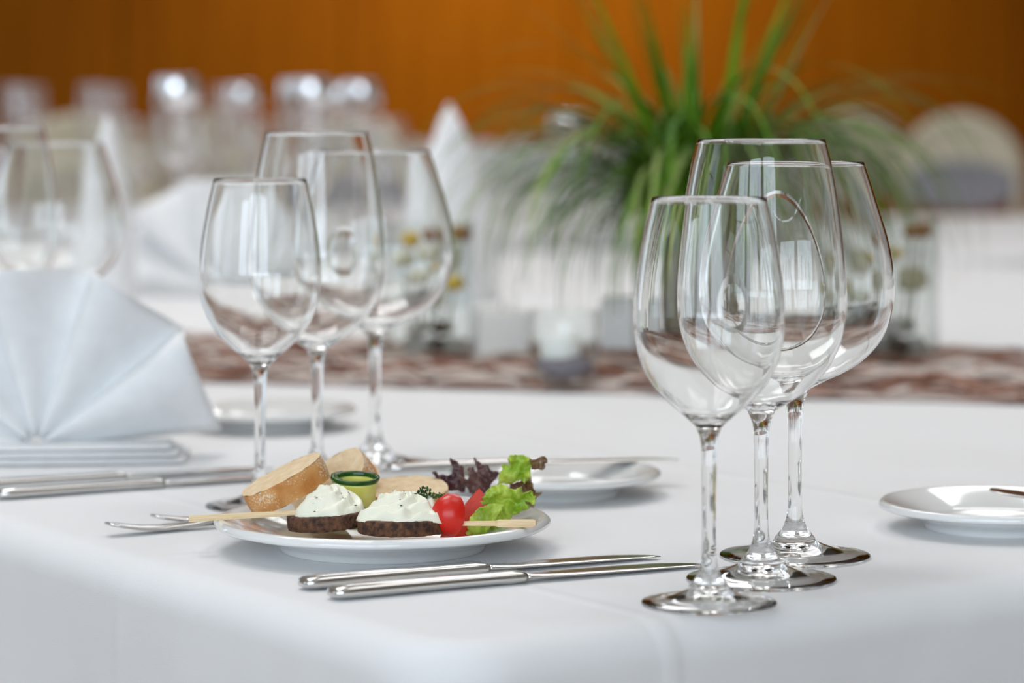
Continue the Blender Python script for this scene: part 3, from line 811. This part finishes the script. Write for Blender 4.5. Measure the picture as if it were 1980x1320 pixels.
# ------------------------------------------------------------------ table runner and decorations
def runner():
    a, b = at(1990, 784), at(300, 738)
    dx = (a-b).normalized(); nx = Vector((-dx.y, dx.x, 0))
    t = thing('table_runner', 'brown and white natural-fibre runner across the middle of the nearest table', 'table runner', b, atan2(dx.y, dx.x))
    Lr, W = (a-b).length+.5, .40
    m = mat('mottled_bark_fibre', (.2,.1,.06,1), .85)
    add_noise(m, srgb(128, 94, 80), srgb(214, 200, 192), 16, 5, .6, .004, lo=.42, hi=.60, stretch=(.5, 1.6, 1))
    v, f = [], []
    nx_, ny_ = 120, 24
    for j in range(ny_+1):
        for i in range(nx_+1):
            x_ = -.35+(Lr+.35)*i/nx_; y = W*j/ny_
            if j in (0, ny_): y += .006*noise.noise(Vector((x_*30, j, 0)))
            v.append((x_, y, .0035+.0022*noise.noise(Vector((x_*26, y*26, 3)))))
    f = [(j*(nx_+1)+i, j*(nx_+1)+i+1, (j+1)*(nx_+1)+i+1, (j+1)*(nx_+1)+i) for j in range(ny_) for i in range(nx_)]
    o = mesh_obj('weave', v, f, m, t); s = o.modifiers.new('thickness', 'SOLIDIFY'); s.thickness = .002
    fib = add_noise(mat('brown_fibre', (.15,.07,.04,1), .8), srgb(104, 66, 52), srgb(170, 126, 106), 30, 3)
    fib2 = mat('bleached_fibre', srgb(206, 192, 182), .85)
    rnd = random.Random(3)
    for nm, mm, cnt in (('brown_strands', fib, 250), ('pale_strands', fib2, 200)):
        data = []
        for k in range(cnt):
            x_, y = rnd.uniform(-.3, Lr-.05), rnd.uniform(.0, W)
            l = rnd.uniform(.04, .16); an = rnd.gauss(0, .45)
            pts = [(x_+l*q*cos(an), y+l*q*sin(an)+.006*sin(q*5+k), .006+.005*sin(pi*q)*rnd.uniform(.3, 1.6)) for q in (0, .25, .5, .75, 1)]
            data.append(tube_data(pts, [r_*rnd.uniform(.6, 1.5) for r_ in (.0012, .0024, .0026, .0022, .001)], 5))
        o = joined(nm, data, mm, t); o['kind'] = 'stuff'
runner()

M['wax'] = mat('white_candle_wax', (.87, .86, .83, 1), .5, Subsurface_Weight=.05, Subsurface_Scale=.004)
M['sand'] = add_noise(mat('grey_sand', (.3,.28,.3,1), .9), srgb(96, 88, 98), srgb(146, 136, 146), 220, 3, .6, .001)
# tealight glass with a white candle on grey sand
tb = at(1091, 754); tb.z = .0065
tl = thing('tealight_glass', 'small clear glass holding a white candle, in front of the grass plant', 'candle holder', tb)
R0, HG = .0320, .066
lathe('tumbler', [(0, .0035), (R0*.80, .0035), (R0*.86, .006), (R0*.93, HG*.6), (R0*.955, HG-.0006), (R0*.975, HG), (R0*1.0, HG-.0008), (R0*.97, HG*.6), (R0*.91, .003), (R0*.87, 0), (0, 0)], M['vase_glass'], tl, 56)
o = mesh_obj('sand_fill', *blob_data((0, 0, .0155), .0262, 3, (1, 1, .46), .12, 24, 12), M['sand'], tl)
cd = lathe('white_candle', [(0, 0), (.0172, 0), (.0180, .001), (.0180, .0205), (.0168, .0215), (.004, .0198), (0, .0196)], M['wax'], None, 40, None, False)
cd.location = tb+Vector((-.0035, 0, .0225)); tag(cd, 'short white candle inside the small clear glass', 'candle')
# white square candles on the runner
def block_candle(label, loc, wd, hgt, rz):
    t = thing('square_candle', label, 'candle', loc, rz)
    b = mesh_obj('wax_block', *box_data(-wd/2, wd/2, -wd/2, wd/2, 0, hgt), M['wax'], t, smooth=False); bevel(b, .004, 3)
    mesh_obj('wick', *tube_data([(0, 0, hgt-.001), (.0005, 0, hgt+.004), (.002, 0, hgt+.008)], .0008, 6), mat('charred_wick', (.03,.03,.03,1), .9), t)
block_candle('white square candle on the runner, left of the small candle glass', Vector(((970-990)/F*2.86, 2.86, .0065)), .051, .048, .08)
block_candle('white square candle on the runner, right of the small candle glass', Vector(((1196-990)/F*2.90, 2.90, .0065)), .036, .058, -.1)

# glass cylinders filled with pebbles, bark and yellow buds
M['pebble'] = add_noise(mat('pale_pebble', (.5,.48,.44,1), .6), srgb(150, 146, 138), srgb(206, 202, 194), 30, 3)
M['bark'] = add_noise(mat('dark_bark', (.08,.06,.05,1), .9), srgb(52, 42, 36), srgb(98, 80, 66), 60, 4, .6, .002)
M['bud'] = add_noise(mat('yellow_petals', (.7,.5,.05,1), .6), srgb(206, 160, 30), srgb(232, 200, 70), 80, 3)
M['brown_petal'] = mat('rust_brown_petals', srgb(150, 92, 42), .7)
M['pale_petal'] = mat('cream_petals', srgb(214, 206, 176), .8)
M['twig'] = mat('dry_green_stalk', srgb(120, 116, 70), .8)
def filled_vase(side, loc, R, HG, seed, buds, caps, pale):
    v = lathe('glass_cylinder', [(0, .006), (R-.004, .006), (R-.0026, .008), (R-.0024, HG-.001), (R-.0012, HG), (R, HG-.001), (R, .002), (R-.002, 0), (0, 0)], M['vase_glass'], None, 64)
    v.location = loc
    tag(v, 'clear glass cylinder of pebbles, bark and flowers, %s' % side, 'vase')
    rnd = random.Random(seed); pts = []
    tries = 0
    while len(pts) < 11 and tries < 3000:
        tries += 1
        r = rnd.uniform(.008, .012); a = rnd.uniform(0, 2*pi); q = rnd.uniform(0, R-.004-r*1.2)
        lay = len(pts)//6
        p = Vector((q*cos(a), q*sin(a), .0065+r*.72+lay*.0165))
        if all((p-o[0]).length > (r+o[1])*.80 for o in pts): pts.append((p, r))
    for k, (p, r) in enumerate(pts):
        b = mesh_obj('pebble', *blob_data((0, 0, 0), r, seed+k, (1.05, .95, .72), .18, 14, 10), M['bark'] if k % 4 == 3 else M['pebble'])
        b.location = loc+p; b.rotation_euler = (0, 0, rnd.uniform(0, 6))
        if k % 4 == 3:
            b.name = 'bark_chip'; tag(b, 'dark bark chip among the pebbles in the glass cylinder %s' % side, 'bark', 'bark chips in the glass cylinder %s' % side)
        else: tag(b, 'pale rounded pebble at the bottom of the glass cylinder %s' % side, 'pebble', 'pebbles in the glass cylinder %s' % side)
    place = {1: ('',), 2: ('upper ', 'lower '), 3: ('upper ', 'middle ', 'lower ')}
    for word, lst, mm in (('yellow', buds, M['bud']), ('rust brown', caps, M['brown_petal']), ('cream', pale, M['pale_petal'])):
        lst = sorted(lst, key=lambda q: -q[2])
        for k, (x_, y, z, r) in enumerate(lst):
            f = thing(word.replace('rust ', '')+'_flower', '%s%s flower head in the glass cylinder %s' % (place[len(lst)][k], word, side), 'flower',
                      loc+Vector((x_, y, .02)), 0, 'flowers in the glass cylinder %s' % side)
            mesh_obj('stalk', *tube_data([(-x_*.4, -y*.3, .006), (-x_*.2, 0, (z-.02)*.5), (0, 0, z-.02-r*.6)], .0010, 6), M['twig'], f)
            for q in range(6):
                a = 2*pi*q/6+k
                mesh_obj('petal', *blob_data((r*.42*cos(a), r*.42*sin(a), z-.02), r*.72, q+k*7, (.9, .9, 1.05), .2, 8, 6), mm, f)
va = Vector(((828-990)/F*2.86, 2.86, .0065)); vb = Vector(((1722-990)/F*2.86, 2.86, .0065))
filled_vase('left of the grass plant', va, .0455, .136, 21, [(-.012, -.005, .118, .011), (.026, -.010, .075, .010)], [(.012, -.02, .124, .009), (.032, -.010, .124, .010)], [(-.022, .008, .092, .016), (.014, .012, .098, .018), (.002, -.016, .064, .015)])
filled_vase('right of the grass plant', vb, .0480, .138, 22, [(-.036, .002, .070, .008), (.004, -.02, .105, .006)], [(.018, -.02, .126, .008), (.030, -.012, .127, .010)], [(-.012, .008, .098, .017), (.022, .008, .078, .016), (-.018, -.012, .056, .015)])

# grass plant
M['blade'] = []
for nm, c1_, c2_ in (('fresh_grass', srgb(72, 116, 8), srgb(112, 152, 26)), ('deep_grass', srgb(48, 88, 6), srgb(84, 126, 16)), ('pale_grass', srgb(124, 146, 72), srgb(168, 178, 110))):
    M['blade'].append(add_noise(mat(nm, c1_, .6, Specular_IOR_Level=.2), c1_, c2_, 14, 2))
M['pot'] = add_noise(mat('grey_brown_wicker', (.2,.17,.13,1), .85), srgb(122, 110, 92), srgb(168, 156, 136), 40, 3)
M['soil'] = mat('dark_soil', (.03, .022, .015, 1), .95)
def grass_plant(c):
    t = thing('grass_plant', 'bushy green arching grass plant in a grey-brown wicker pot behind the wine glasses', 'potted plant', c)
    PR, PH = .064, .120
    lathe('pot', [(0, .004), (PR*.80, .004), (PR*.90, PH*.9), (PR*.93, PH), (PR, PH+.002), (PR*1.02, PH-.004), (PR*.98, PH*.8), (PR*.88, .003), (PR*.84, 0), (0, 0)], M['pot'], t, 48)
    bands = []
    for k in range(9):
        z = .008+k*.0125; rr = PR*(.87+.11*z/PH)
        bands.append(tube_data([(rr*cos(a)*(1+.018*(1 if (q+k) % 2 else -1)), rr*sin(a)*(1+.018*(1 if (q+k) % 2 else -1)), z) for q, a in enumerate([2*pi*i/36 for i in range(37)])], .0032, 5))
    o = joined('wicker_weave', bands, M['pot'], t); o['kind'] = 'stuff'
    lathe('soil', [(0, PH-.010), (PR*.5, PH-.009), (PR*.9, PH-.012)], M['soil'], t, 32)
    rnd = random.Random(9)
    def blade_mesh(L_, drp, wd, lean):
        n = 16; a = radians(90)-lean; x_, z = 0.0, 0.0; v, f = [], []
        for i in range(n+1):
            u = i/n
            ww = wd*(1-u**2.4)*(.6+.4*min(1, u*6))+.0002
            ang = max(radians(-88), a-drp*u**1.25)
            v += [(x_, -ww/2, z+ww*.12), (x_+.0003, 0, z), (x_, ww/2, z+ww*.12)]
            x_ += cos(ang)*L_/n; z = max(z+sin(ang)*L_/n, -.062)
        for i in range(n):
            for q in (0, 1): f.append((i*3+q, i*3+q+1, i*3+q+4, i*3+q+3))
        return v, f
    protos = []
    for k in range(18):
        if k < 8: p = blade_mesh(rnd.uniform(.30, .44), rnd.uniform(2.5, 3.5), rnd.uniform(.0055, .0085), rnd.uniform(.05, .5))    # arching over and hanging
        elif k < 13: p = blade_mesh(rnd.uniform(.28, .38), rnd.uniform(1.6, 2.3), rnd.uniform(.0050, .0080), rnd.uniform(.1, .5))  # arching
        else: p = blade_mesh(rnd.uniform(.27, .40), rnd.uniform(.2, .9), rnd.uniform(.0055, .0085), rnd.uniform(.0, .25))          # upright
        me = bpy.data.meshes.new('blade'); me.from_pydata(p[0], [], p[1]); me.materials.append(M['blade'][(0, 1, 0, 1, 0, 2, 1, 0)[k % 8]])
        me.polygons.foreach_set('use_smooth', [True]*len(p[1])); protos.append(me)
    for k in range(290):
        me = protos[rnd.randint(13, 17)] if k % 7 == 0 else (protos[rnd.randint(8, 12)] if k % 3 == 0 else protos[rnd.randint(0, 7)])
        o = bpy.data.objects.new('blade', me); COL.objects.link(o); o.parent = t
        az = rnd.uniform(0, 2*pi); r = PR*.6*sqrt(rnd.random())
        o.location = (r*cos(az), r*sin(az), PH-.011)
        o.rotation_euler = (rnd.gauss(0, .10), rnd.uniform(-.05, .2), az+rnd.gauss(0, .35))
        s = rnd.uniform(.62, 1.12); o.scale = (s, rnd.uniform(.9, 1.5), s)
    data = []
    for k in range(420):       # the finest hanging blades, too thin to pick apart
        v, f = blade_mesh(rnd.uniform(.14, .36), rnd.uniform(2.0, 3.6), rnd.uniform(.0026, .0046), rnd.uniform(.1, .9))
        mt = Matrix.Translation((rnd.uniform(-.02, .02), rnd.uniform(-.02, .02), PH-.011)) @ Matrix.Rotation(rnd.uniform(0, 2*pi), 4, 'Z')
        data.append(([mt @ Vector(p) for p in v], f))
    o = joined('fine_blades', data, M['blade'][1], t); o['kind'] = 'stuff'
grass_plant(Vector(((1352-990)/F*2.95, 2.95, .0065)))

# ------------------------------------------------------------------ far tables: glasses, chairs
FL = [(.0340,.300),(.0346,.285),(.0352,.268),(.0352,.246),(.0345,.220),(.0325,.198),(.0285,.178),(.0200,.165),(.0110,.157),(.0062,.150)]
ST_F = [(.0046,.140),(.0038,.11),(.0036,.07),(.0040,.028),(.0056,.019),(.0072,.0155)]
far = [(30, 6.3, 0), (62, 6.7, 0), (182, 6.4, 0), (222, 6.9, 0), (260, 6.2, 2), (342, 4.6, 1), (385, 6.6, 2), (432, 6.9, 0), (470, 6.4, 1), (520, 6.2, 2), (577, 5.2, 1), (603, 4.9, 1), (657, 6.6, 1), (698, 5.4, 1), (748, 6.3, 2)]
gf = make_glass('wine_glass', 'x', FL, ST_F, .036, (0, 0, 0), M['far_glass'], 40, .0010)
M['silver'] = mat('glint_metal', (.9, .9, .92, 1), .08, 1.0)  # mirror metal for the bands added to make far glasses glint
gs = make_glass('wine_glass', 'x', FL, ST_F, .036, (0, 0, 0), M['far_glass'], 40, .0010)
lathe('glint_band', [(.0330, .2990), (.0342, .3006), (.0347, .2990), (.0353, .2800), (.0364, .2540), (.0356, .2540), (.0347, .285), (.0340, .2990)], M['silver'], gs, 40)  # added band standing in for highlights that plain glass gave too weakly
gr = make_glass('wine_glass', 'x', RED, ST_R, .0408, (0, 0, 0), M['far_glass'], 40)
lathe('glint_band', [(.0340, .2375), (.0347, .2388), (.0356, .2375), (.0388, .2230), (.0408, .2120), (.0402, .2120), (.0380, .2235), (.0345, .2375)], M['silver'], gr, 40)  # same kind of added band, here for one bright glint
gb = make_glass('wine_glass', 'x', BALL, ST_B, .043, (0, 0, 0), M['far_glass'], 40)
first = {0: gf, 1: gf, 2: gb}
usedf = set(); ORD = ('first', 'second', 'third', 'fourth', 'fifth', 'sixth', 'seventh'); cnt = {0: 0, 1: 0, 2: 0}
for px, d, kind in far:
    src = (gf, gs, gb)[kind]
    loc = Vector(((px-990)/F*d, d, 0))
    tall = kind < 2
    lab = 'tall stemmed glass with an added glint-band on the far left table' if kind == 1 else 'tall clear stemmed glass far back on the left table, blurred' if tall else 'low round stemmed glass far back on the left table, blurred'
    lab = ORD[cnt[kind]]+' from the left of the '+{1: 'tall glasses with added glint-bands', 0: 'tall clear stemmed glasses', 2: 'low round stemmed glasses'}[kind]+' on the far left table'; cnt[kind] += 1
    grp = 'glasses with added glint-bands on the far left table' if kind == 1 else 'tall glasses on the far left table' if tall else 'round glasses on the far left table'
    if src.name not in usedf:
        usedf.add(src.name); src.location = loc; tag(src, lab, None, grp)
    else: dup(src, loc, 0, lab, grp, 1.0)
gr.location = Vector(((1100-990)/F*5.6, 5.6, 0)); tag(gr, 'single glinting wine glass seen through the left fringe of the grass plant')

def make_chair(name, label, pad, loc, rz, group):
    t = thing(name, label, 'chair', loc, rz, group)
    W, SH, BH = .42, .46, .98       # chair faces -y, stands on the floor
    mesh_obj('seat', *loft_data([[(x_, y, z) for x_, y in sup(W*k, .42*k, 20, .5)] for z, k in ((SH-.055, .96), (SH-.05, 1), (SH-.01, 1), (SH, .93))]), pad, t)
    # rounded back: frame hoop and upholstered pad
    hoop = [(-W*.40, .17, SH-.06)]+[(-W*.44, .19, SH+.16), (-W*.45, .205, SH+.30)]
    for k in range(9):
        a = pi-pi*k/8; hoop.append((W*.45*cos(a), .215, BH-.215+.195*sin(a)))
    hoop += [(W*.45, .205, SH+.30), (W*.44, .19, SH+.16), (W*.40, .17, SH-.06)]
    mesh_obj('back_frame', *tube_data([tuple(p) for p in catmull(hoop, 3)], .021, 10), M['cream_wood'], t)
    rings = []
    for y, k in ((.185, .90), (.180, 1.0), (.215, 1.0), (.228, .92)):
        rings.append([(W*.42*k*cos(a), y, (BH-.215+.060*k*sin(a)) if sin(a) >= 0 else SH+.20+(BH-.215-SH-.20)*(1-abs(sin(a))**.5*k)) for a in [2*pi*i/32 for i in range(32)]])
    mesh_obj('back_pad', *loft_data(rings), pad, t)
    rings = []
    for y, k in ((.200, .97), (.197, 1.0), (.232, 1.0), (.236, .95)):
        rings.append([(W*.44*k*cos(a), y, (BH-.215+.190*k*sin(a)) if sin(a) >= 0 else SH+.24+(BH-.215-SH-.24)*(1-abs(sin(a))**.5)) for a in [2*pi*i/32 for i in range(32)]])
    mesh_obj('back_panel', *loft_data(rings), M['cream_wood'], t)
    for sx in (-1, 1):
        mesh_obj('leg', *tube_data([(sx*W*.42, -.17, SH-.05), (sx*W*.43, -.18, .2), (sx*W*.42, -.18, 0)], [.021, .018, .014], 8), M['cream_wood'], t)
        mesh_obj('leg', *tube_data([(sx*W*.40, .17, SH-.05), (sx*W*.40, .19, .2), (sx*W*.40, .23, 0)], [.021, .018, .014], 8), M['cream_wood'], t)
    return t
M['cream_fabric'] = mat('cream_upholstery', (.62, .57, .46, 1), .9)
Z = -.75
ch = make_chair('dining_chair', 'cream round-backed chair with grey-lilac pad behind the right table', M['grey_fabric'], (1.42, 9.2, Z), radians(-10), None)
dup(ch, (1.93, 8.9, Z), radians(-14), 'cream-framed grey chair cut by the right picture edge, beside the round-backed one')
dup(ch, (-.42, 8.1, Z), radians(8), 'grey-padded cream chair seen through the left trio of glasses')
cc = make_chair('dining_chair', 'third from the left of the blurred cream chairs behind the far left table', M['cream_fabric'], (-1.22, 8.1, Z), radians(6), 'cream chairs behind the far left table')
for x_, y, w_ in ((-1.75, 8.15, 'second from the left'), (-.98, 9.2, 'rightmost'), (-2.25, 8.3, 'leftmost')):
    dup(cc, (x_, y, Z), radians(random.uniform(-8, 8)), w_+' of the blurred cream chairs behind the far left table')
dup(cc, (1.24, 10.4, Z), radians(-6), 'cream chair in front of the wood wall, hidden behind the grass plant')
cloth('tablecloth', 1.75, 1.3, 0.735, M['far_cloth'], 'white tablecloth of the farthest table, just in front of the wood wall', (-.75, 8.5, 0), radians(-3), 0.08, 14)
for i, (px_, dd) in enumerate(((792, 9.3), (930, 9.0), (1015, 9.4), (1125, 9.1), (1235, 9.3), (1520, 9.2))):
    dup(fan, Vector(((px_-990)/F*dd, dd, 0)), radians(random.uniform(-15, 15)), ORD[i]+' from the left of the tiny white napkin fans before the wood wall', 'napkin fans on the farthest table', 1.0)
